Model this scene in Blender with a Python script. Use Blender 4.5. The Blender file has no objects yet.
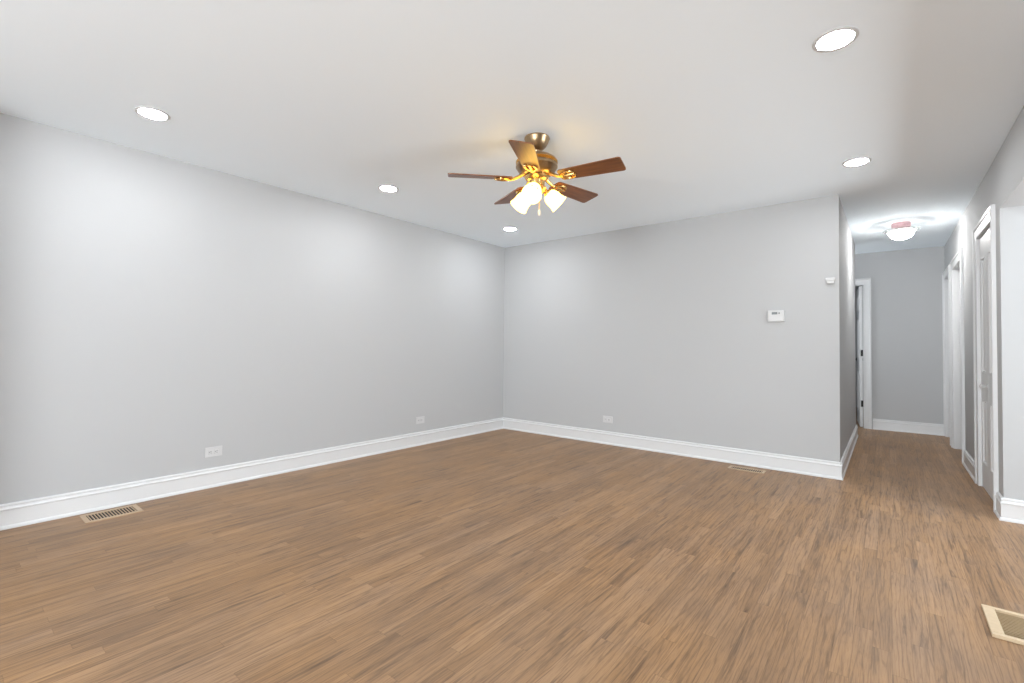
import bpy, bmesh, math
from mathutils import Vector, Matrix

# ------------------------------------------------------------------ camera, world, light, exposure
scene = bpy.context.scene
COL = scene.collection
F_PX, YAW, PITCH, ROLL, PP_DY = 469.087, 0.6757, 0.0217, 0.0103, -4.96
CAM = Vector((4.0556, -4.8855, 1.0992))
fw = Vector((-math.sin(YAW) * math.cos(PITCH), math.cos(YAW) * math.cos(PITCH), math.sin(PITCH)))
r0 = Vector((math.cos(YAW), math.sin(YAW), 0))
u0 = r0.cross(fw)
rr = math.cos(ROLL) * r0 + math.sin(ROLL) * u0
uu = -math.sin(ROLL) * r0 + math.cos(ROLL) * u0
cd = bpy.data.cameras.new('camera')
cd.sensor_fit = 'HORIZONTAL'
cd.sensor_width = 36.0
cd.lens = F_PX * 36.0 / 1024.0
cd.shift_y = PP_DY / 1024.0
cd.clip_start = 0.02
cam = bpy.data.objects.new('camera', cd)
COL.objects.link(cam)
m = Matrix((rr, uu, -fw)).transposed().to_4x4()
m.translation = CAM
cam.matrix_world = m
scene.camera = cam

scene.view_settings.view_transform = 'Standard'
scene.view_settings.look = 'None'
scene.view_settings.exposure = 0.43
scene.view_settings.gamma = 1.0
scene.view_settings.use_curve_mapping = False

world = bpy.data.worlds.new('daylight')
scene.world = world
world.use_nodes = True
bg = world.node_tree.nodes['Background']
bg.inputs[0].default_value = (0.80, 0.90, 1.0, 1)
bg.inputs[1].default_value = 0.6


def area_light(name, loc, direction, sx, sy, power, col):
    ld = bpy.data.lights.new(name, 'AREA')
    ld.shape = 'RECTANGLE'
    ld.size, ld.size_y = sx, sy
    ld.energy = power
    ld.color = col
    o = bpy.data.objects.new(name, ld)
    COL.objects.link(o)
    o.location = loc
    o.rotation_euler = Vector(direction).to_track_quat('-Z', 'Y').to_euler()
    return o


# fill lamps added out of view, standing in for daylight from invented windows
FILL_COL = (0.93, 0.97, 1.0)
area_light('fill_front_left', (1.22, -9.10, 1.30), (0, 1, 0.75), 1.80, 1.90, 14, FILL_COL)
area_light('fill_front_right', (3.80, -9.10, 1.30), (0, 1, 0.65), 1.60, 1.90, 310, FILL_COL)
area_light('fill_side_room', (7.36, -1.26, 1.08), (-1, 0, 1.2), 1.34, 1.95, 135, FILL_COL)  # added lamp, tilted upwards to brighten the ceiling

area_light('fill_hall_nook', (2.26, 3.0, 1.50), (1, 0, 0), 0.80, 1.25, 14, FILL_COL)  # unseen fill lamp, added to brighten the hall end wall

LAMP_W = 150.0          # radiance of the downlight lenses
HALL_W = 84.0          # radiance of the hall bowl
SHADE_E = (7.0, 4.1, 0.70)

# ------------------------------------------------------------------ materials
def new_mat(name):
    mt = bpy.data.materials.new(name)
    mt.use_nodes = True
    return mt, mt.node_tree.nodes, mt.node_tree.links, mt.node_tree.nodes['Principled BSDF']


def solid(name, col, rough=0.5, metal=0.0, bump=0.0, bscale=300.0, spec=0.5, var=0.0):
    mt, N, L, b = new_mat(name)
    b.inputs['Base Color'].default_value = (*col, 1)
    b.inputs['Roughness'].default_value = rough
    b.inputs['Metallic'].default_value = metal
    b.inputs['Specular IOR Level'].default_value = spec
    tc = N.new('ShaderNodeTexCoord')
    if bump or var:
        n = N.new('ShaderNodeTexNoise')
        n.inputs['Scale'].default_value = bscale
        n.inputs['Detail'].default_value = 3
        L.new(tc.outputs['Object'], n.inputs['Vector'])
        if bump:
            bp = N.new('ShaderNodeBump')
            bp.inputs['Strength'].default_value = bump
            bp.inputs['Distance'].default_value = 0.002
            L.new(n.outputs['Fac'], bp.inputs['Height'])
            L.new(bp.outputs['Normal'], b.inputs['Normal'])
        if var:
            mx = N.new('ShaderNodeMix'); mx.data_type = 'RGBA'
            mx.inputs['A'].default_value = (*[c * (1 - var) for c in col], 1)
            mx.inputs['B'].default_value = (*[min(1, c * (1 + var)) for c in col], 1)
            L.new(n.outputs['Fac'], mx.inputs['Factor'])
            L.new(mx.outputs['Result'], b.inputs['Base Color'])
    return mt


def glow(name, col, base=(0.9, 0.9, 0.88), rough=0.4):
    mt, N, L, b = new_mat(name)
    b.inputs['Base Color'].default_value = (*base, 1)
    b.inputs['Roughness'].default_value = rough
    s = max(col)
    b.inputs['Emission Color'].default_value = (*[c / s for c in col], 1)
    b.inputs['Emission Strength'].default_value = s
    return mt


M = {}
M['wall'] = solid('grey_wall_paint', (0.455, 0.46, 0.465), 0.75, bump=0.05, bscale=220, spec=0.25)
M['ceiling'] = solid('flat_ceiling_paint', (0.86, 0.93, 0.985), 0.9, bump=0.04, bscale=180, spec=0.1)
M['trim'] = solid('white_semi_gloss_trim', (0.66, 0.665, 0.67), 0.35, bump=0.02, bscale=90)
M['door'] = solid('white_door_paint', (0.66, 0.665, 0.67), 0.4, bump=0.03, bscale=120)
M['plastic'] = solid('white_plastic', (0.56, 0.56, 0.56), 0.4)
M['slot'] = solid('dark_slot', (0.03, 0.03, 0.03), 0.6)
M['screen'] = solid('grey_lcd', (0.16, 0.17, 0.17), 0.25)
M['brass'] = solid('antique_brass', (0.38, 0.27, 0.16), 0.34, metal=1.0, bump=0.15, bscale=60, var=0.25)
M['gold'] = solid('polished_brass', (0.80, 0.52, 0.20), 0.25, metal=1.0)
M['black_metal'] = solid('black_hinge_metal', (0.02, 0.02, 0.02), 0.4, metal=0.5)
M['copper'] = solid('rosy_copper_pan', (0.50, 0.32, 0.34), 0.35, metal=0.6)
M['vent_wood'] = solid('tan_vent_finish', (0.47, 0.34, 0.225), 0.45, bump=0.05, bscale=80, var=0.08)
M['vent_oak'] = solid('pale_oak_vent', (0.60, 0.46, 0.30), 0.5, bump=0.05, bscale=60, var=0.10)
M['louvre_brass'] = solid('tan_metal_louvre', (0.36, 0.25, 0.13), 0.45, bump=0.05, bscale=60, var=0.10)
M['duct'] = solid('dark_duct', (0.035, 0.026, 0.02), 0.8)
M['shade'] = glow('lit_frosted_shade', SHADE_E, (0.35, 0.33, 0.26))
M['bulb'] = glow('lit_bulb', (14, 10.5, 6.5))
M['lens'] = glow('lit_downlight_lens', (LAMP_W * 0.95, LAMP_W * 0.98, LAMP_W))
M['bowl'] = glow('lit_frosted_bowl', (HALL_W, HALL_W * 0.99, HALL_W * 0.97))


def glass_mat():
    mt, N, L, b = new_mat('clear_rim_glass')
    b.inputs['Base Color'].default_value = (0.86, 0.89, 0.87, 1)
    b.inputs['Roughness'].default_value = 0.08
    b.inputs['Transmission Weight'].default_value = 0.75
    b.inputs['IOR'].default_value = 1.45
    return mt


M['glass'] = glass_mat()


def math_node(N, L, op, a, b=None):
    n = N.new('ShaderNodeMath'); n.operation = op
    for i, v in enumerate((a, b)):
        if v is None:
            continue
        if isinstance(v, (int, float)):
            n.inputs[i].default_value = v
        else:
            L.new(v, n.inputs[i])
    return n.outputs[0]


def ramp(N, L, fac, stops):
    n = N.new('ShaderNodeValToRGB')
    cr = n.color_ramp
    while len(cr.elements) < len(stops):
        cr.elements.new(0.5)
    for e, (p, c) in zip(cr.elements, stops):
        e.position = p
        e.color = (*c, 1)
    L.new(fac, n.inputs[0])
    return n.outputs['Color']


def mixc(N, L, fac, a, b, mode='MIX'):
    n = N.new('ShaderNodeMix'); n.data_type = 'RGBA'; n.blend_type = mode
    for k, v in (('Factor', fac), ('A', a), ('B', b)):
        if isinstance(v, (int, float)):
            n.inputs[k].default_value = v
        elif isinstance(v, tuple):
            n.inputs[k].default_value = (*v, 1)
        else:
            L.new(v, n.inputs[k])
    return n.outputs['Result']


def floor_mat():
    mt, N, L, b = new_mat('oak_strip_floor')
    W, LEN = 0.0572, 0.95
    tc = N.new('ShaderNodeTexCoord')
    sp = N.new('ShaderNodeSeparateXYZ')
    L.new(tc.outputs['Object'], sp.inputs[0])
    x, y = sp.outputs['X'], sp.outputs['Y']
    xs = math_node(N, L, 'DIVIDE', x, W)
    row = math_node(N, L, 'FLOOR', xs)
    fx = math_node(N, L, 'FRACT', xs)
    wn = N.new('ShaderNodeTexWhiteNoise'); wn.noise_dimensions = '1D'
    L.new(row, wn.inputs['W'])
    ys = math_node(N, L, 'ADD', math_node(N, L, 'DIVIDE', y, LEN), math_node(N, L, 'MULTIPLY', wn.outputs['Value'], 7.3))
    cell = math_node(N, L, 'FLOOR', ys)
    fy = math_node(N, L, 'FRACT', ys)
    cb = N.new('ShaderNodeCombineXYZ')
    L.new(row, cb.inputs[0]); L.new(cell, cb.inputs[1])
    wid = N.new('ShaderNodeTexWhiteNoise'); wid.noise_dimensions = '3D'
    L.new(cb.outputs[0], wid.inputs['Vector'])
    rnd = wid.outputs['Value']
    # grain coordinates: stretched along the board, shifted from board to board
    gc = N.new('ShaderNodeCombineXYZ')
    L.new(math_node(N, L, 'ADD', math_node(N, L, 'MULTIPLY', x, 1.0), math_node(N, L, 'MULTIPLY', rnd, 37.0)), gc.inputs[0])
    L.new(math_node(N, L, 'MULTIPLY', y, 0.065), gc.inputs[1])
    L.new(math_node(N, L, 'MULTIPLY', rnd, 19.0), gc.inputs[2])
    n1 = N.new('ShaderNodeTexNoise')
    n1.inputs['Scale'].default_value = 36; n1.inputs['Detail'].default_value = 5; n1.inputs['Roughness'].default_value = 0.62
    n1.inputs['Distortion'].default_value = 0.6
    L.new(gc.outputs[0], n1.inputs['Vector'])
    # cathedral figure: rings of a distorted wave
    wv = N.new('ShaderNodeTexWave'); wv.wave_type = 'BANDS'; wv.bands_direction = 'X'
    wv.inputs['Scale'].default_value = 15; wv.inputs['Distortion'].default_value = 16.0
    wv.inputs['Detail'].default_value = 2.5; wv.inputs['Detail Scale'].default_value = 1.6
    L.new(gc.outputs[0], wv.inputs['Vector'])
    # fine pores
    pc = N.new('ShaderNodeMapping')
    pc.inputs['Scale'].default_value = (1, 0.035, 1)
    L.new(tc.outputs['Object'], pc.inputs['Vector'])
    n2 = N.new('ShaderNodeTexNoise')
    n2.inputs['Scale'].default_value = 420; n2.inputs['Detail'].default_value = 2
    L.new(pc.outputs[0], n2.inputs['Vector'])
    # large soft wear
    n3 = N.new('ShaderNodeTexNoise')
    n3.inputs['Scale'].default_value = 2.2; n3.inputs['Detail'].default_value = 4
    L.new(tc.outputs['Object'], n3.inputs['Vector'])
    base = ramp(N, L, rnd, [(0.0, (0.288, 0.166, 0.083)), (0.35, (0.318, 0.185, 0.094)),
                            (0.7, (0.338, 0.199, 0.103)), (1.0, (0.375, 0.226, 0.123))])
    g1 = ramp(N, L, n1.outputs['Fac'], [(0.28, (0.42, 0.42, 0.45)), (0.45, (0.90, 0.90, 0.905)), (0.56, (1.0, 1.0, 1.0)), (0.74, (1.18, 1.18, 1.16))])
    c = mixc(N, L, 0.9, base, g1, 'MULTIPLY')
    g2 = ramp(N, L, wv.outputs['Fac'], [(0.0, (0.60, 0.59, 0.60)), (0.16, (0.94, 0.94, 0.94)), (0.5, (1.0, 1.0, 1.0)), (1.0, (1.05, 1.05, 1.04))])
    c = mixc(N, L, 0.60, c, g2, 'MULTIPLY')
    g3 = ramp(N, L, n2.outputs['Fac'], [(0.34, (0.72, 0.71, 0.71)), (0.50, (1.0, 1.0, 1.0))])
    c = mixc(N, L, 0.65, c, g3, 'MULTIPLY')
    # sparse dark ticks of open grain
    tk = N.new('ShaderNodeCombineXYZ')
    L.new(math_node(N, L, 'MULTIPLY', x, 75.0), tk.inputs[0])
    L.new(math_node(N, L, 'MULTIPLY', y, 2.8), tk.inputs[1])
    L.new(math_node(N, L, 'MULTIPLY', rnd, 11.0), tk.inputs[2])
    n4 = N.new('ShaderNodeTexNoise'); n4.inputs['Scale'].default_value = 1.0; n4.inputs['Detail'].default_value = 3
    n4.inputs['Distortion'].default_value = 0.9
    L.new(tk.outputs[0], n4.inputs['Vector'])
    g5 = ramp(N, L, n4.outputs['Fac'], [(0.27, (0.50, 0.48, 0.50)), (0.40, (1.0, 1.0, 1.0)), (0.66, (1.0, 1.0, 1.0)), (0.80, (1.16, 1.15, 1.12))])
    c = mixc(N, L, 0.70, c, g5, 'MULTIPLY')
    # broad patches, some greyer and some more golden
    g4 = ramp(N, L, n3.outputs['Fac'], [(0.32, (0.88, 0.90, 0.96)), (0.5, (1.0, 1.0, 1.0)), (0.68, (1.09, 1.06, 0.98))])
    c = mixc(N, L, 1.0, c, g4, 'MULTIPLY')
    # seams
    ex = math_node(N, L, 'MINIMUM', fx, math_node(N, L, 'SUBTRACT', 1.0, fx))
    ey = math_node(N, L, 'MULTIPLY', math_node(N, L, 'MINIMUM', fy, math_node(N, L, 'SUBTRACT', 1.0, fy)), LEN / W)
    e = math_node(N, L, 'MINIMUM', ex, ey)
    seam = ramp(N, L, e, [(0.0, (0.50, 0.48, 0.46)), (0.035, (1, 1, 1))])
    c = mixc(N, L, 0.45, c, seam, 'MULTIPLY')
    L.new(c, b.inputs['Base Color'])
    rg = N.new('ShaderNodeMapRange')
    rg.inputs['To Min'].default_value = 0.36; rg.inputs['To Max'].default_value = 0.52
    L.new(n1.outputs['Fac'], rg.inputs['Value'])
    L.new(rg.outputs[0], b.inputs['Roughness'])
    b.inputs['Specular IOR Level'].default_value = 0.35
    bp = N.new('ShaderNodeBump')
    bp.inputs['Strength'].default_value = 0.12; bp.inputs['Distance'].default_value = 0.002
    L.new(n2.outputs['Fac'], bp.inputs['Height'])
    L.new(bp.outputs['Normal'], b.inputs['Normal'])
    return mt


def blade_mat():
    mt, N, L, b = new_mat('walnut_blade')
    tc = N.new('ShaderNodeTexCoord')
    mp = N.new('ShaderNodeMapping'); mp.inputs['Scale'].default_value = (1.5, 22, 22)
    L.new(tc.outputs['Object'], mp.inputs['Vector'])
    n = N.new('ShaderNodeTexNoise'); n.inputs['Scale'].default_value = 4; n.inputs['Detail'].default_value = 4
    L.new(mp.outputs[0], n.inputs['Vector'])
    L.new(ramp(N, L, n.outputs['Fac'], [(0.3, (0.105, 0.034, 0.009)), (0.7, (0.21, 0.078, 0.022))]), b.inputs['Base Color'])
    b.inputs['Roughness'].default_value = 0.38
    return mt


M['floor'] = floor_mat()
M['blade'] = blade_mat()

# ------------------------------------------------------------------ mesh helpers
def link(name, bm, mat, parent=None, smooth=False):
    me = bpy.data.meshes.new(name)
    bmesh.ops.recalc_face_normals(bm, faces=bm.faces[:])
    if smooth:
        for f in bm.faces:
            f.smooth = True
    bm.to_mesh(me)
    bm.free()
    me.materials.append(mat)
    if smooth:
        try:
            me.set_sharp_from_angle(angle=math.radians(38))
        except Exception:
            pass
    o = bpy.data.objects.new(name, me)
    COL.objects.link(o)
    if parent is not None:
        o.parent = parent
    return o


def box(bm, a, b, bevel=0.0, mtx=None):
    vs = [bm.verts.new((x, y, z)) for x in (a[0], b[0]) for y in (a[1], b[1]) for z in (a[2], b[2])]
    fs = [(0, 1, 3, 2), (4, 6, 7, 5), (0, 4, 5, 1), (2, 3, 7, 6), (0, 2, 6, 4), (1, 5, 7, 3)]
    faces = [bm.faces.new([vs[i] for i in f]) for f in fs]
    if bevel:
        es = list({e for f in faces for e in f.edges})
        ret = bmesh.ops.bevel(bm, geom=es, offset=bevel, segments=2, affect='EDGES', profile=0.5)
        vs = list({v for f in ret['faces'] for v in f.verts} | {v for v in vs if v.is_valid})
    if mtx is not None:
        bmesh.ops.transform(bm, matrix=mtx, verts=[v for v in vs if v.is_valid])


def lathe(bm, prof, seg=32, mtx=None, closed=False):
    rings = []
    new = []
    for r, z in prof:
        if r < 1e-6:
            v = bm.verts.new((0, 0, z)); rings.append([v]); new.append(v)
        else:
            ring = [bm.verts.new((r * math.cos(2 * math.pi * i / seg), r * math.sin(2 * math.pi * i / seg), z)) for i in range(seg)]
            rings.append(ring); new += ring
    pairs = list(zip(rings, rings[1:]))
    if closed:
        pairs.append((rings[-1], rings[0]))
    for a, b in pairs:
        if len(a) == 1 and len(b) == 1:
            continue
        for i in range(seg):
            j = (i + 1) % seg
            if len(a) == 1:
                bm.faces.new((a[0], b[j], b[i]))
            elif len(b) == 1:
                bm.faces.new((a[i], a[j], b[0]))
            else:
                bm.faces.new((a[i], a[j], b[j], b[i]))
    if mtx is not None:
        bmesh.ops.transform(bm, matrix=mtx, verts=new)


def tube(bm, pts, rad, seg=10):
    pts = [Vector(p) for p in pts]
    rads = rad if isinstance(rad, (list, tuple)) else [rad] * len(pts)
    rings = []
    for i, p in enumerate(pts):
        t = (pts[min(i + 1, len(pts) - 1)] - pts[max(i - 1, 0)]).normalized()
        ref = Vector((0, 0, 1)) if abs(t.z) < 0.9 else Vector((1, 0, 0))
        a = t.cross(ref).normalized(); c = t.cross(a)
        rings.append([bm.verts.new(p + rads[i] * (math.cos(2 * math.pi * k / seg) * a + math.sin(2 * math.pi * k / seg) * c)) for k in range(seg)])
    for a, b in zip(rings, rings[1:]):
        for k in range(seg):
            bm.faces.new((a[k], a[(k + 1) % seg], b[(k + 1) % seg], b[k]))
    bm.faces.new(rings[0]); bm.faces.new(rings[-1])


def sweep_segment(bm, p0, p1, n, prof, m0=0, m1=0):
    """profile (offset, z) swept from p0 to p1; m0/m1: +1 inside corner, -1 outside corner, 0 square end"""
    p0, p1, n = Vector((*p0, 0)), Vector((*p1, 0)), Vector((*n, 0))
    t = (p1 - p0).normalized()
    a = [bm.verts.new(p0 + n * d + t * d * m0 + Vector((0, 0, z))) for d, z in prof]
    b = [bm.verts.new(p1 + n * d - t * d * m1 + Vector((0, 0, z))) for d, z in prof]
    k = len(prof)
    for i in range(k):
        bm.faces.new((a[i], a[(i + 1) % k], b[(i + 1) % k], b[i]))
    bm.faces.new(a); bm.faces.new(b)


def casing(bm, to_world, a0, a1, h, prof):
    """moulding round three sides of an opening a0..a1, height h; profile (outward offset, thickness)"""
    rows = []
    for o, t in prof:
        rows.append([bm.verts.new(to_world(*q)) for q in ((a0 - o, 0.0, t), (a0 - o, h + o, t), (a1 + o, h + o, t), (a1 + o, 0.0, t))])
    k = len(rows)
    for i in range(k):
        A, B = rows[i], rows[(i + 1) % k]
        for j in range(3):
            bm.faces.new((A[j], A[j + 1], B[j + 1], B[j]))
    bm.faces.new([r[0] for r in rows]); bm.faces.new([r[3] for r in rows])


def struct(o):
    o['kind'] = 'structure'
    return o


def thing(name, label, cat, loc, group=None, rot=0.0):
    o = bpy.data.objects.new(name, None)
    o.empty_display_size = 0.1
    COL.objects.link(o)
    o.location = loc
    o.rotation_euler = (0, 0, rot)
    o['label'] = label
    o['category'] = cat
    if group:
        o['group'] = group
    return o


def dup(root, loc, label, rot=None):
    r = root.copy(); COL.objects.link(r)
    r.location = loc
    if rot is not None:
        r.rotation_euler = (0, 0, rot)
    r['label'] = label
    for ch in list(root.children):
        c = ch.copy(); COL.objects.link(c); c.parent = r
        for g in list(ch.children):
            d = g.copy(); COL.objects.link(d); d.parent = c
    return r


# ------------------------------------------------------------------ room shell
H = 2.44
XR = 4.64            # right wall
XP = 3.73            # corner where the back wall ends and the hall begins
YF = 3.42            # end wall of the hall
YFR = -9.15          # front wall, behind the camera
YP = -0.46           # end of the right wall, where the side-room opening starts
HH = 2.05            # underside of the opening header

def shell(name, boxes, mat='wall'):
    bm = bmesh.new()
    for a, b in boxes:
        box(bm, a, b)
    return struct(link(name, bm, M[mat]))

shell('floor', [((-0.15, YFR - 0.15, -0.10), (7.6, 6.6, 0.0))], 'floor')
# ceiling: level over the room, climbing very slightly along the hall
bm = bmesh.new()
box(bm, (-0.15, YFR - 0.15, H), (7.6, 0.0, H + 0.12))
vs0 = [(2.2, 0, H), (7.6, 0, H), (7.6, 6.6, H + 0.07), (2.2, 6.6, H + 0.07)]
lo = [bm.verts.new(v) for v in vs0]
hi = [bm.verts.new((v[0], v[1], H + 0.16)) for v in vs0]
bm.faces.new(lo); bm.faces.new(hi)
for i in range(4):
    bm.faces.new((lo[i], lo[(i + 1) % 4], hi[(i + 1) % 4], hi[i]))
struct(link('ceiling', bm, M['ceiling']))

HT = H + 0.10
shell('wall_left', [((-0.12, YFR, 0), (0, 0.12, H))])
# the back wall and the block of rooms beside the hall
shell('wall_back', [((0.0, 0.0, 0), (XP - 0.12, 0.12, H))])
shell('wall_hall_left', [((XP - 0.12, 0.0, 0), (XP, 2.60, HT)), ((2.35, 2.48, 0), (XP - 0.12, 2.60, HT)), ((2.23, 2.48, 0), (2.35, YF, 0.85)), ((2.23, 2.48, 2.15), (2.35, YF, HT))])
# hall end wall with a doorway
DX0, DX1, DH = 3.02, 3.785, 2.03
shell('wall_hall_end', [((2.23, YF, 0), (DX0, YF + 0.10, HT)), ((DX0, YF, DH), (DX1, YF + 0.10, HT)), ((DX1, YF, 0), (XR + 0.25, YF + 0.10, HT))])
shell('wall_bedroom', [((1.4, 6.4, 0), (5.0, 6.5, 2.6)), ((1.3, YF + 0.1, 0), (1.4, 6.5, 2.6)), ((4.3, YF + 0.1, 0), (4.4, 6.5, 2.6))])
# right wall of the hall: door 2 (closet) near, door 1 and door 3 recessed further on, the opening header towards the camera
D2 = (-0.20, 0.53); D1 = (1.56, 2.40); D3 = (2.70, 3.33)
T = 0.14
shell('wall_right', [
    ((XR, YP, 0), (XR + T, D2[0], HT)), ((XR, D2[0], DH), (XR + T, D2[1], HT)),
    ((XR, D2[1], 0), (XR + T, D1[0], HT)), ((XR, D1[0], DH), (XR + T, D1[1], HT)),
    ((XR, D1[1], 0), (XR + T, D3[0], HT)), ((XR, D3[0], DH), (XR + T, D3[1], HT)),
    ((XR, D3[1], 0), (XR + T, YF, HT)),
    ((XR, -4.55, HH), (XR + T, YP, H)), ((XR, YFR, 0), (XR + T, -4.55, H))])
shell('wall_side_room', [((XR + T, YP, 0), (7.4, YP + 0.10, H)),
                         ((7.4, YFR, 0), (7.5, -1.96, H)), ((7.4, -0.58, 0), (7.5, YP + 0.1, H)),
                         ((7.4, -1.96, 2.10), (7.5, -0.58, H))])
# unseen stub wall, added to keep front fill light off the left wall
shell('wall_added_shield', [((0, -5.22, 0), (0.48, -5.10, H))])
# unseen front wall, set far back for even light, with two added openings
shell('wall_front', [((0, YFR - 0.12, 0), (0.30, YFR, H)), ((2.14, YFR - 0.12, 0), (2.98, YFR, H)), ((4.62, YFR - 0.12, 0), (7.5, YFR, H)),
                     ((0.30, YFR - 0.12, 0), (2.14, YFR, 0.33)), ((0.30, YFR - 0.12, 2.27), (2.14, YFR, H)),
                     ((2.98, YFR - 0.12, 0), (4.62, YFR, 0.33)), ((2.98, YFR - 0.12, 2.27), (4.62, YFR, H))])


def window_frame(name, to_world, a0, a1, z0, z1):  # frames of the unseen windows, added to house the fill lamps
    bm = bmesh.new()
    def bx(p, q, t0, t1):
        c = [to_world(p[0], p[1], t0), to_world(q[0], q[1], t1)]
        lo_ = [min(c[0][i], c[1][i]) for i in range(3)]; hi_ = [max(c[0][i], c[1][i]) for i in range(3)]
        box(bm, lo_, hi_, 0.003)
    bx((a0, z0), (a0 + 0.05, z1), -0.11, -0.07); bx((a1 - 0.05, z0), (a1, z1), -0.11, -0.07)
    bx((a0, z0), (a1, z0 + 0.05), -0.11, -0.07); bx((a0, z1 - 0.05), (a1, z1), -0.11, -0.07)
    zm = (z0 + z1) / 2
    bx((a0, zm - 0.02), (a1, zm + 0.02), -0.11, -0.07)
    return struct(link(name, bm, M['trim']))

front_w = lambda a, z, t: (a, YFR + t, z)
nook_w = lambda a, z, t: (2.35 + t, a, z)
side_w = lambda a, z, t: (7.4 - t, a, z)
window_frame('added_window_1', front_w, 0.30, 2.14, 0.33, 2.27)
window_frame('added_window_2', front_w, 2.98, 4.62, 0.33, 2.27)
window_frame('added_window_4', nook_w, 2.60, YF, 0.85, 2.15)  # unseen, added around the hall fill lamp
window_frame('added_window_3', side_w, -1.96, -0.58, 0.01, 2.10)

# ------------------------------------------------------------------ baseboards with cap and shoe mouldings
BP = [(0, 0), (0.024, 0), (0.024, 0.008), (0.021, 0.016), (0.015, 0.021), (0.015, 0.106), (0.019, 0.110), (0.019, 0.117),
      (0.013, 0.122), (0.011, 0.130), (0.014, 0.136), (0.012, 0.142), (0.004, 0.146), (0, 0.146)]

def base(name, segs):
    bm = bmesh.new()
    for s in segs:
        sweep_segment(bm, *s[:3], BP, *s[3:])
    return struct(link(name, bm, M['trim']))

base('baseboard_left', [((0, -5.10), (0, 0), (1, 0), 0, 1)])
base('baseboard_back', [((0, 0), (XP, 0), (0, -1), 1, -1)])
base('baseboard_hall_left', [((XP, 0), (XP, 2.60), (1, 0), -1, -1), ((XP, 2.60), (2.35, 2.60), (0, 1), -1, 0)])
CW = 0.09
base('baseboard_hall_end', [((DX1 + 0.10, YF), (XR, YF), (0, -1), 0, 0)])
base('baseboard_right', [((XR, D1[0] - CW), (XR, D2[1] + CW), (-1, 0)), ((XR, D2[0] - CW), (XR, YP), (-1, 0), 0, -1),
                         ((XR, YP), (XR + T, YP), (0, -1), -1, 0), ((XR + T, YP), (7.4, YP), (0, -1))])

# corner guard on the end of the back wall
bm = bmesh.new()
sweep_segment(bm, (XP - 0.030, 0), (XP, 0), (0, -1), [(0, 0.147), (0.0025, 0.147), (0.0025, H), (0, H)], 0, -1)
sweep_segment(bm, (XP, 0), (XP, 0.03), (1, 0), [(0, 0.147), (0.0025, 0.147), (0.0025, H), (0, H)], -1, 0)
struct(link('trim_1', bm, M['wall']))

# door casings
CP = [(0.0, 0), (0.0, 0.011), (0.010, 0.013), (0.016, 0.010), (0.050, 0.013), (0.064, 0.015), (0.068, 0.022), (0.082, 0.026), (0.090, 0.022), (0.090, 0)]
right_w = lambda a, z, t: (XR - t, a, z)
end_w = lambda a, z, t: (a, YF - t, z)

def jamb(bm, to_world, a0, a1, h, depth, th=0.0):
    """thin lining of the opening, standing just proud of the wall's cut"""
    e = 0.004
    for p, q in (((a0, 0), (a0 + e, h)), ((a1 - e, 0), (a1, h)), ((a0, h - e), (a1, h))):
        c0 = to_world(p[0], p[1], 0.0); c1 = to_world(q[0], q[1], -depth)
        box(bm, [min(c0[i], c1[i]) for i in range(3)], [max(c0[i], c1[i]) for i in range(3)])

for nm, w, d, prof in (('trim_2', right_w, D2, CP), ('trim_3', right_w, D1, CP), ('trim_4', right_w, D3, CP),
                       ('trim_5', end_w, (DX0, DX1), CP)):
    bm = bmesh.new()
    if nm == 'trim_4':
        prof = [(o * 0.95, t) for o, t in prof]
    casing(bm, w, d[0], d[1], DH, prof)
    jamb(bm, w, d[0], d[1], DH, 0.10 if nm == 'trim_5' else T)
    struct(link(nm, bm, M['trim']))


# ------------------------------------------------------------------ doors
def panel_leaf(bm, w, h, th, panels, mtx):
    """slab in x 0..w, z 0..h, front face at y=0, with raised-moulded recessed panels (x0,x1,z0,z1) on both faces"""
    n0 = len(bm.verts)
    xs = sorted({0.0, w} | {p[0] for p in panels} | {p[1] for p in panels})
    zs = sorted({0.0, h} | {p[2] for p in panels} | {p[3] for p in panels})
    new = []
    for yy, sg in ((0.0, 1), (th, -1)):
        grid = {(i, j): bm.verts.new((x, yy, z)) for i, x in enumerate(xs) for j, z in enumerate(zs)}
        new += list(grid.values())
        for i in range(len(xs) - 1):
            for j in range(len(zs) - 1):
                c = [grid[(i, j)], grid[(i + 1, j)], grid[(i + 1, j + 1)], grid[(i, j + 1)]]
                hit = [p for p in panels if p[0] <= xs[i] and xs[i + 1] <= p[1] and p[2] <= zs[j] and zs[j + 1] <= p[3]]
                if not hit:
                    bm.faces.new(c)
                    continue
                prev = c
                for ins, dy in ((0.010, -0.005 * sg), (0.018, 0.007 * sg), (0.045, 0.002 * sg)):
                    q = [bm.verts.new((xs[i] + ins, yy + dy, zs[j] + ins)), bm.verts.new((xs[i + 1] - ins, yy + dy, zs[j] + ins)),
                         bm.verts.new((xs[i + 1] - ins, yy + dy, zs[j + 1] - ins)), bm.verts.new((xs[i] + ins, yy + dy, zs[j + 1] - ins))]
                    new += q
                    for k in range(4):
                        bm.faces.new((prev[k], prev[(k + 1) % 4], q[(k + 1) % 4], q[k]))
                    prev = q
                bm.faces.new(prev)
        if yy == 0.0:
            g0 = grid
    def rim(keys):
        for a, b in zip(keys, keys[1:]):
            bm.faces.new((g0[a], g0[b], grid[b], grid[a]))
    nx, nz = len(xs) - 1, len(zs) - 1
    rim([(i, 0) for i in range(nx + 1)]); rim([(i, nz) for i in range(nx + 1)])
    rim([(0, j) for j in range(nz + 1)]); rim([(nx, j) for j in range(nz + 1)])
    bmesh.ops.transform(bm, matrix=mtx, verts=new)


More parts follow.
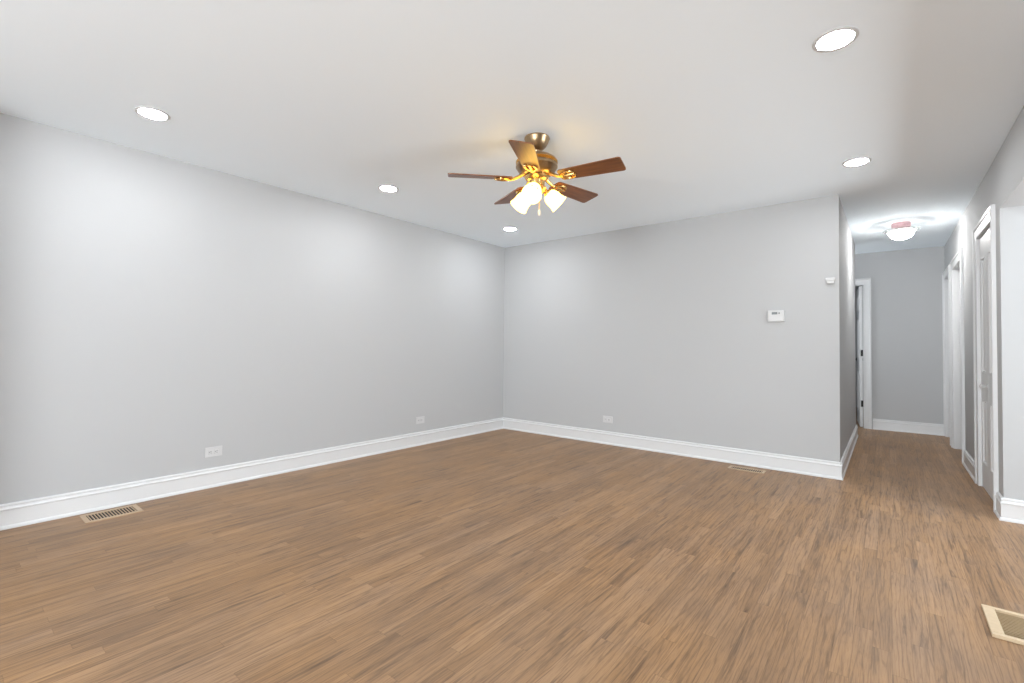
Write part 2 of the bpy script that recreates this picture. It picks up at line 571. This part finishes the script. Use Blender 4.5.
def knob_bm(mtx, s=1.0):
    bm = bmesh.new()
    lathe(bm, [(0, 0), (0.022 * s, 0), (0.022 * s, 0.004), (0.008 * s, 0.007), (0.008 * s, 0.020 * s), (0.018 * s, 0.026 * s), (0.021 * s, 0.034 * s),
               (0.016 * s, 0.042 * s), (0, 0.045 * s)], 20, mtx)
    return bm


# leaf space -> right wall: x runs along -Y (from the far jamb towards the camera), y goes into the wall (+X)
def right_leaf(yfar, x):
    return Matrix(((0, 1, 0, x), (-1, 0, 0, yfar), (0, 0, 1, 0.008), (0, 0, 0, 1)))

# door_2: a pair of narrow closet leaves, each with a tall upper and a lower panel
bm = bmesh.new()
lw = (D2[1] - D2[0] - 0.008 - 0.004) / 2 - 0.002
pan = [(0.085, lw - 0.085, 0.20, 0.70), (0.085, lw - 0.085, 0.92, 1.84)]
panel_leaf(bm, lw, 2.012, 0.034, pan, right_leaf(D2[1] - 0.005, XR + 0.010))
d2 = struct(link('door_2', bm, M['door']))
bm = bmesh.new()
panel_leaf(bm, lw, 2.012, 0.034, pan, right_leaf(D2[1] - 0.005 - lw - 0.004, XR + 0.010))
link('door_leaf', bm, M['door'], d2)
toX = Matrix.Rotation(math.radians(-90), 4, 'Y')
link('door_knob', knob_bm(Matrix.Translation((XR + 0.010, D2[1] - lw + 0.04, 0.83)) @ toX), M['plastic'], d2, True)
six = lambda w: [(0.11, w / 2 - 0.05, 0.22, 0.78), (w / 2 + 0.05, w - 0.11, 0.22, 0.78), (0.11, w / 2 - 0.05, 0.98, 1.55), (w / 2 + 0.05, w - 0.11, 0.98, 1.55),
                 (0.11, w / 2 - 0.05, 1.66, 1.90), (w / 2 + 0.05, w - 0.11, 1.66, 1.90)]
for nm, d in (('door_1', D1), ('door_3', D3)):
    bm = bmesh.new()
    w = d[1] - d[0] - 0.016
    panel_leaf(bm, w, 2.012, 0.036, six(w), right_leaf(d[1] - 0.008, XR + 0.060))
    o = struct(link(nm, bm, M['door']))
    link('door_knob', knob_bm(Matrix.Translation((XR + 0.060, d[0] + 0.07, 0.95)) @ toX, 1.2), M['black_metal'], o, True)

# door_4: the end-wall door, standing open into the dark room, hinged on the right jamb
bm = bmesh.new()
w = DX1 - DX0 - 0.016
ang = math.radians(180 - 84.8)
hinge = Vector((DX1 - 0.012, YF + 0.062, 0.010))
mt = Matrix.Translation(hinge) @ Matrix.Rotation(ang, 4, 'Z')
panel_leaf(bm, w, 2.010, 0.035, six(w), mt @ Matrix.Translation((0, 0.0, 0)))
d4 = struct(link('door_4', bm, M['door']))
for z in (0.34, 1.06):
    bm = bmesh.new()
    lathe(bm, [(0, z - 0.045), (0.008, z - 0.045), (0.008, z + 0.045), (0, z + 0.045)], 12, Matrix.Translation((DX1 - 0.010, YF + 0.045, 0)))
    box(bm, (DX1 - 0.034, YF + 0.047, z - 0.045), (DX1 - 0.008, YF + 0.050, z + 0.045))
    link('hinge', bm, M['black_metal'], d4)
bm = knob_bm(mt @ Matrix.Translation((w - 0.07, 0.035, 0.95)) @ Matrix.Rotation(math.radians(-90), 4, 'X'), 1.2)
link('door_knob', bm, M['black_metal'], d4, True)
bm = knob_bm(mt @ Matrix.Translation((w - 0.07, 0.0, 0.95)) @ Matrix.Rotation(math.radians(90), 4, 'X'), 1.2)
link('door_knob', bm, M['black_metal'], d4, True)

# ------------------------------------------------------------------ ceiling fan
FX, FY = 2.305, -2.466
fan = thing('ceiling_fan', 'brass ceiling fan with five brown blades and three lit frosted shades', 'ceiling fan', (FX, FY, H))
def fl(z):
    return z - H        # fan parts are built relative to the ceiling
bm = bmesh.new()
lathe(bm, [(0, 0), (0.080, 0), (0.082, fl(2.432)), (0.078, fl(2.424)), (0.074, fl(2.410)), (0.060, fl(2.385)), (0.040, fl(2.365)), (0.022, fl(2.355)), (0.020, fl(2.348)), (0, fl(2.348))], 36)
link('canopy', bm, M['brass'], fan, True)
bm = bmesh.new()
lathe(bm, [(0, fl(2.352)), (0.012, fl(2.352)), (0.012, fl(2.318)), (0, fl(2.318))], 16)
link('downrod', bm, M['brass'], fan, True)
bm = bmesh.new()
lathe(bm, [(0, fl(2.330)), (0.030, fl(2.330)), (0.060, fl(2.325)), (0.105, fl(2.312)), (0.122, fl(2.300)), (0.130, fl(2.286)), (0.130, fl(2.262)), (0.134, fl(2.258)),
           (0.134, fl(2.246)), (0.128, fl(2.240)), (0.118, fl(2.222)), (0.098, fl(2.204)), (0.080, fl(2.196)), (0, fl(2.196))], 44)
housing = link('motor_housing', bm, M['brass'], fan, True)
bm = bmesh.new()
band = []
for k in range(7):                       # beaded band round the housing
    band += [(0.1335, fl(2.284 - k * 0.0028)), (0.1310, fl(2.2826 - k * 0.0028))]
lathe(bm, [(0.125, fl(2.284))] + band + [(0.125, fl(2.264))], 44, closed=True)
link('housing_band', bm, M['gold'], housing, True)
bm = bmesh.new()
lathe(bm, [(0, fl(2.198)), (0.075, fl(2.198)), (0.078, fl(2.185)), (0.070, fl(2.170)), (0.052, fl(2.160)), (0.050, fl(2.130)), (0.060, fl(2.122)), (0.064, fl(2.108)),
           (0.052, fl(2.090)), (0.030, fl(2.078)), (0.014, fl(2.072)), (0.012, fl(2.060)), (0, fl(2.056))], 36)
kit = link('light_fitter', bm, M['gold'], fan, True)

# blades with their irons
R0, R1, ZB = 0.160, 0.563, fl(2.172)
def blade_bm():
    bm = bmesh.new()
    pts = []
    w0, w1, cr = 0.054, 0.069, 0.018
    pts += [(R0, -w0 + 0.012), (R0 + 0.012, -w0)]
    for i in range(7):
        a = -math.pi / 2 + i * (math.pi / 2) / 6
        pts.append((R1 - cr + cr * math.cos(a), -w1 + cr + cr * math.sin(a)))
    for i in range(7):
        a = i * (math.pi / 2) / 6
        pts.append((R1 - cr + cr * math.cos(a), w1 - cr + cr * math.sin(a)))
    pts += [(R0 + 0.012, w0), (R0, w0 - 0.012)]
    top = [bm.verts.new((x, y, 0.0035)) for x, y in pts]
    bot = [bm.verts.new((x, y, -0.0035)) for x, y in pts]
    bm.faces.new(top); bm.faces.new(bot)
    n = len(pts)
    for i in range(n):
        bm.faces.new((top[i], top[(i + 1) % n], bot[(i + 1) % n], bot[i]))
    return bm

def iron_bm():
    """cast bracket: arm from the motor that forks into a scrolled plate under the blade"""
    bm = bmesh.new()
    tube(bm, [(0.085, 0, 0.030), (0.115, 0, 0.012), (0.150, 0, -0.004), (0.190, 0, -0.009)], [0.013, 0.011, 0.010, 0.009], 10)
    for s in (-1, 1):
        tube(bm, [(0.165, 0, -0.008), (0.190, s * 0.020, -0.009), (0.215, s * 0.036, -0.009), (0.245, s * 0.034, -0.009), (0.262, s * 0.018, -0.009)], [0.009, 0.008, 0.007, 0.007, 0.006], 8)
        lathe(bm, [(0, -0.016), (0.009, -0.014), (0.009, -0.004), (0, -0.004)], 12, Matrix.Translation((0.232, s * 0.035, 0)))
    tube(bm, [(0.185, 0, -0.009), (0.225, 0, -0.009), (0.268, 0, -0.008)], [0.010, 0.013, 0.006], 8)
    lathe(bm, [(0, -0.018), (0.010, -0.016), (0.010, -0.004), (0, -0.004)], 12, Matrix.Translation((0.262, 0, 0)))
    return bm

blade0 = iron0 = None
for k in range(5):
    a = 0.160 + k * 2 * math.pi / 5
    if k == 0:
        bl = link('blade', blade_bm(), M['blade'], fan)
        ir = link('blade_iron', iron_bm(), M['gold'], bl, True)
        blade0, iron0 = bl, ir
    else:
        bl = blade0.copy(); COL.objects.link(bl); bl.parent = fan
        ir = iron0.copy(); COL.objects.link(ir); ir.parent = bl
    bl.matrix_local = Matrix.Translation((0, 0, ZB)) @ Matrix.Rotation(a, 4, 'Z') @ Matrix.Rotation(math.radians(-12), 4, 'X')

# three shades, one turned towards the camera side
cam_az = math.atan2(CAM.y - FY, CAM.x - FX)
for k in range(3):
    a = cam_az + math.radians(-11) + k * 2 * math.pi / 3
    tilt = math.radians(52)              # axis angle from straight down
    mt = Matrix.Translation((0, 0, fl(2.108))) @ Matrix.Rotation(a, 4, 'Z') @ Matrix.Translation((0.052, 0, 0)) @ Matrix.Rotation(math.radians(180) - tilt, 4, 'Y')
    bm = bmesh.new()
    lathe(bm, [(0, -0.016), (0.014, -0.016), (0.016, 0.012), (0.024, 0.020), (0.026, 0.036), (0.018, 0.038), (0, 0.038)], 20, mt)
    sk = link('lamp_socket', bm, M['gold'], fan, True)
    bm = bmesh.new()
    outer = [(0.024, 0.030), (0.036, 0.036), (0.047, 0.052), (0.052, 0.072), (0.053, 0.095), (0.056, 0.118), (0.062, 0.134)]
    lathe(bm, outer + [(r - 0.003, z) for r, z in reversed(outer)], 32, mt, closed=True)
    link('lamp_shade', bm, M['shade'], sk, True)
    bm = bmesh.new()
    lathe(bm, [(0, 0.036), (0.012, 0.040), (0.014, 0.056), (0.026, 0.076), (0.029, 0.092), (0.022, 0.110), (0.010, 0.118), (0, 0.120)], 24, mt)
    link('bulb', bm, M['bulb'], sk, True)
bm = bmesh.new()
px, py = 0.020, 0.004
for i in range(17):
    z = fl(2.085) - i * 0.0068
    bmesh.ops.create_uvsphere(bm, u_segments=8, v_segments=6, radius=0.0030, matrix=Matrix.Translation((px, py, z)))
ch = link('pull_chain', bm, M['gold'], fan, True)
bm = bmesh.new()
lathe(bm, [(0, fl(1.976)), (0.004, fl(1.975)), (0.0085, fl(1.959)), (0.0085, fl(1.942)), (0.005, fl(1.934)), (0, fl(1.933))], 16, Matrix.Translation((px, py, 0)))
link('chain_pendant', bm, M['plastic'], ch, True)

# ------------------------------------------------------------------ recessed downlights
def downlight(loc, label):
    t = thing('recessed_light', label, 'ceiling light', loc, 'recessed downlights in the ceiling')
    bm = bmesh.new()
    lathe(bm, [(0.064, 0.0), (0.084, 0.0), (0.084, -0.003), (0.080, -0.005), (0.069, -0.005), (0.064, -0.003)], 40, closed=True)
    link('trim_ring', bm, M['plastic'], t, True)
    bm = bmesh.new()
    lathe(bm, [(0, -0.0065), (0.040, -0.0064), (0.0660, -0.0056), (0.0680, -0.0040), (0.0660, -0.0005), (0, -0.0005)], 40)
    link('lens', bm, M['lens'], t, True)
    return t

dl = downlight((0.71, -4.09, H), 'lit recessed downlight above the left wall, leftmost in the photo')
dup(dl, (0.735, -2.45, H), 'lit recessed downlight near the left wall, left of the ceiling fan')
dup(dl, (0.71, -0.765, H), 'lit recessed downlight in the far corner, just below the fan lights in the photo')
dup(dl, (3.885, -2.462, H), 'largest lit recessed downlight, at the upper right of the photo')
dup(dl, (3.89, -0.777, H), 'lit recessed downlight in front of the hall entrance')

# ------------------------------------------------------------------ hall flush light
HLZ = H + 0.07 * 1.56 / 6.6
hl = thing('flush_ceiling_light', 'lit flush-mount bowl light with pinkish pan on the hall ceiling', 'ceiling light', (4.172, 1.56, HLZ))
bm = bmesh.new()
lathe(bm, [(0, 0), (0.078, 0), (0.082, -0.006), (0.082, -0.036), (0.074, -0.060), (0.060, -0.088), (0.060, -0.093), (0, -0.093)], 36)
link('canopy', bm, M['copper'], hl, True)
bm = bmesh.new()
rim = [(0.064, -0.088), (0.100, -0.094), (0.132, -0.090), (0.156, -0.078)]
lathe(bm, rim + [(r, z - 0.005) for r, z in reversed(rim)], 48, closed=True)
link('glass_rim', bm, M['glass'], hl, True)
bm = bmesh.new()
lathe(bm, [(0, -0.094), (0.060, -0.0955), (0.102, -0.101), (0.107, -0.110), (0.098, -0.132), (0.076, -0.156), (0.044, -0.172), (0.016, -0.178), (0, -0.179)], 40)
link('bowl', bm, M['bowl'], hl, True)
bm = bmesh.new()
lathe(bm, [(0, -0.176), (0.008, -0.177), (0.010, -0.184), (0.005, -0.190), (0, -0.192)], 16)
link('finial', bm, M['plastic'], hl, True)

# ------------------------------------------------------------------ outlets (duplex, mounted sideways)
def outlet(loc, rot, label):
    """local x along the wall, local -y out of the wall, z up"""
    t = thing('wall_outlet', label, 'outlet', loc, 'white outlets above the baseboards', rot)
    bm = bmesh.new()
    box(bm, (-0.060, -0.006, -0.038), (0.060, 0.0, 0.038), 0.0025)
    link('cover_plate', bm, M['plastic'], t)
    for s in (-1, 1):
        bm = bmesh.new()
        box(bm, (s * 0.020 - 0.0145, -0.0085, -0.017), (s * 0.020 + 0.0145, -0.004, 0.017), 0.003)
        f = link('receptacle', bm, M['plastic'], t)
        bm = bmesh.new()
        for q in (-0.006, 0.006):
            box(bm, (s * 0.020 - 0.004, -0.0090, q - 0.0012), (s * 0.020 + 0.006, -0.0084, q + 0.0012))
        lathe(bm, [(0, 0), (0.0028, 0), (0.0028, 0.0006), (0, 0.0006)], 12, Matrix.Translation((s * 0.020 - 0.009, -0.0084, 0)) @ Matrix.Rotation(math.radians(90), 4, 'X'))
        link('slots', bm, M['slot'], f)
    bm = bmesh.new()
    lathe(bm, [(0, 0), (0.0035, 0), (0.003, 0.0012), (0, 0.0015)], 12, Matrix.Translation((0, -0.006, 0)) @ Matrix.Rotation(math.radians(90), 4, 'X'))
    link('screw', bm, M['plastic'], t, True)
    return t

o1 = outlet((0, -3.485, 0.268), math.radians(90), 'white sideways outlet low on the left wall, nearest the camera')
dup(o1, (0, -1.442, 0.275), 'white sideways outlet on the left wall near the far corner')
dup(o1, (1.555, 0, 0.280), 'white sideways outlet low on the back wall', 0.0)

# ------------------------------------------------------------------ thermostat and sensor
th = thing('thermostat', 'white digital thermostat on the back wall', 'thermostat', (3.256, 0, 1.406))
bm = bmesh.new()
box(bm, (-0.068, -0.026, -0.052), (0.068, 0.0, 0.052), 0.006)
link('body', bm, M['plastic'], th)
bm = bmesh.new()
box(bm, (-0.034, -0.0275, 0.014), (0.012, -0.025, 0.036), 0.001)
link('display', bm, M['screen'], th)
for q in (0.026, 0.042):
    bm = bmesh.new()
    box(bm, (q - 0.005, -0.029, 0.018), (q + 0.005, -0.025, 0.032), 0.0015)
    link('button', bm, M['screen'] if q < 0.03 else M['plastic'], th)
bm = bmesh.new()
box(bm, (-0.062, -0.0275, -0.040), (0.062, -0.025, 0.004), 0.002)
link('flip_cover', bm, M['plastic'], th)

sn = thing('wall_sensor', 'small white box sensor high on the back wall corner by the hall', 'sensor', (3.672, -0.0055, 1.695))
bm = bmesh.new()
box(bm, (-0.035, -0.026, 0.002), (0.035, 0.0, 0.028), 0.004)
link('housing', bm, M['plastic'], sn)
bm = bmesh.new()
box(bm, (-0.026, -0.020, -0.022), (0.026, 0.0, 0.0025), 0.003)
link('lower_lens', bm, M['plastic'], sn)

# ------------------------------------------------------------------ floor vents
def floor_vent(name, label, loc, rot, lx, ly, rim, mat, louvres, cat='vent', split=True):
    """lx long side, ly short side; louvres cross the long side"""
    t = thing(name, label, cat, loc, None, rot)
    bm = bmesh.new()
    for a, b in (((-lx / 2, -ly / 2), (lx / 2, -ly / 2 + rim)), ((-lx / 2, ly / 2 - rim), (lx / 2, ly / 2)),
                 ((-lx / 2, -ly / 2 + rim), (-lx / 2 + rim, ly / 2 - rim)), ((lx / 2 - rim, -ly / 2 + rim), (lx / 2, ly / 2 - rim))):
        box(bm, (a[0], a[1], 0.0), (b[0], b[1], 0.006), 0.0015)
    link('frame', bm, M[mat], t)
    bm = bmesh.new()
    box(bm, (-lx / 2 + rim, -ly / 2 + rim, 0.0003), (lx / 2 - rim, ly / 2 - rim, 0.0010))
    link('duct_opening', bm, M['duct'], t)
    ix, iy = lx / 2 - rim, ly / 2 - rim
    rows = [(-iy, -0.003), (0.003, iy)] if split else [(-iy, iy)]
    for k in range(louvres):
        x = -ix + (k + 0.5) * 2 * ix / louvres
        bm = bmesh.new()
        for r in rows:
            box(bm, (x - 0.0022, r[0], 0.0012), (x + 0.0022, r[1], 0.0052))
        link('louvre', bm, M[mat], t)
    if split:
        bm = bmesh.new()
        box(bm, (-ix, -0.004, 0.0012), (ix, 0.004, 0.0056))
        link('centre_bar', bm, M[mat], t)
    return t

floor_vent('floor_vent', 'tan slotted floor register against the left baseboard', (0.163, -4.115, 0), math.radians(90), 0.286, 0.190, 0.026, 'vent_wood', 15, split=False)
floor_vent('floor_vent', 'tan slotted floor register against the back baseboard below the thermostat', (3.045, -0.190, 0), 0.0, 0.300, 0.125, 0.022, 'vent_wood', 15, split=False)
# the wooden register at the right edge: broad pale frame, fine grille along its length
t = thing('floor_vent', 'pale oak floor register at the right edge of the photo', 'vent', (4.53, -2.155, 0))
LX, LY, RM = 0.335, 0.272, 0.038
bm = bmesh.new()
for a, b in (((-LX / 2, -LY / 2), (LX / 2, -LY / 2 + RM * 0.55)), ((-LX / 2, LY / 2 - RM * 0.55), (LX / 2, LY / 2)),
             ((-LX / 2, -LY / 2 + RM * 0.55), (-LX / 2 + RM, LY / 2 - RM * 0.55)), ((LX / 2 - RM, -LY / 2 + RM * 0.55), (LX / 2, LY / 2 - RM * 0.55))):
    box(bm, (a[0], a[1], 0), (b[0], b[1], 0.014), 0.002)
link('frame', bm, M['vent_oak'], t)
bm = bmesh.new()
box(bm, (-LX / 2 + RM, -LY / 2 + RM * 0.55, 0.0003), (LX / 2 - RM, LY / 2 - RM * 0.55, 0.0010))
link('duct_opening', bm, M['duct'], t)
iy = LY / 2 - RM * 0.55
for k in range(16):
    y = -iy + (k + 0.5) * 2 * iy / 16
    bm = bmesh.new()
    box(bm, (-LX / 2 + RM, y - 0.0030, 0.0012), (LX / 2 - RM, y + 0.0030, 0.0060), 0.001)
    link('louvre', bm, M['louvre_brass'], t)
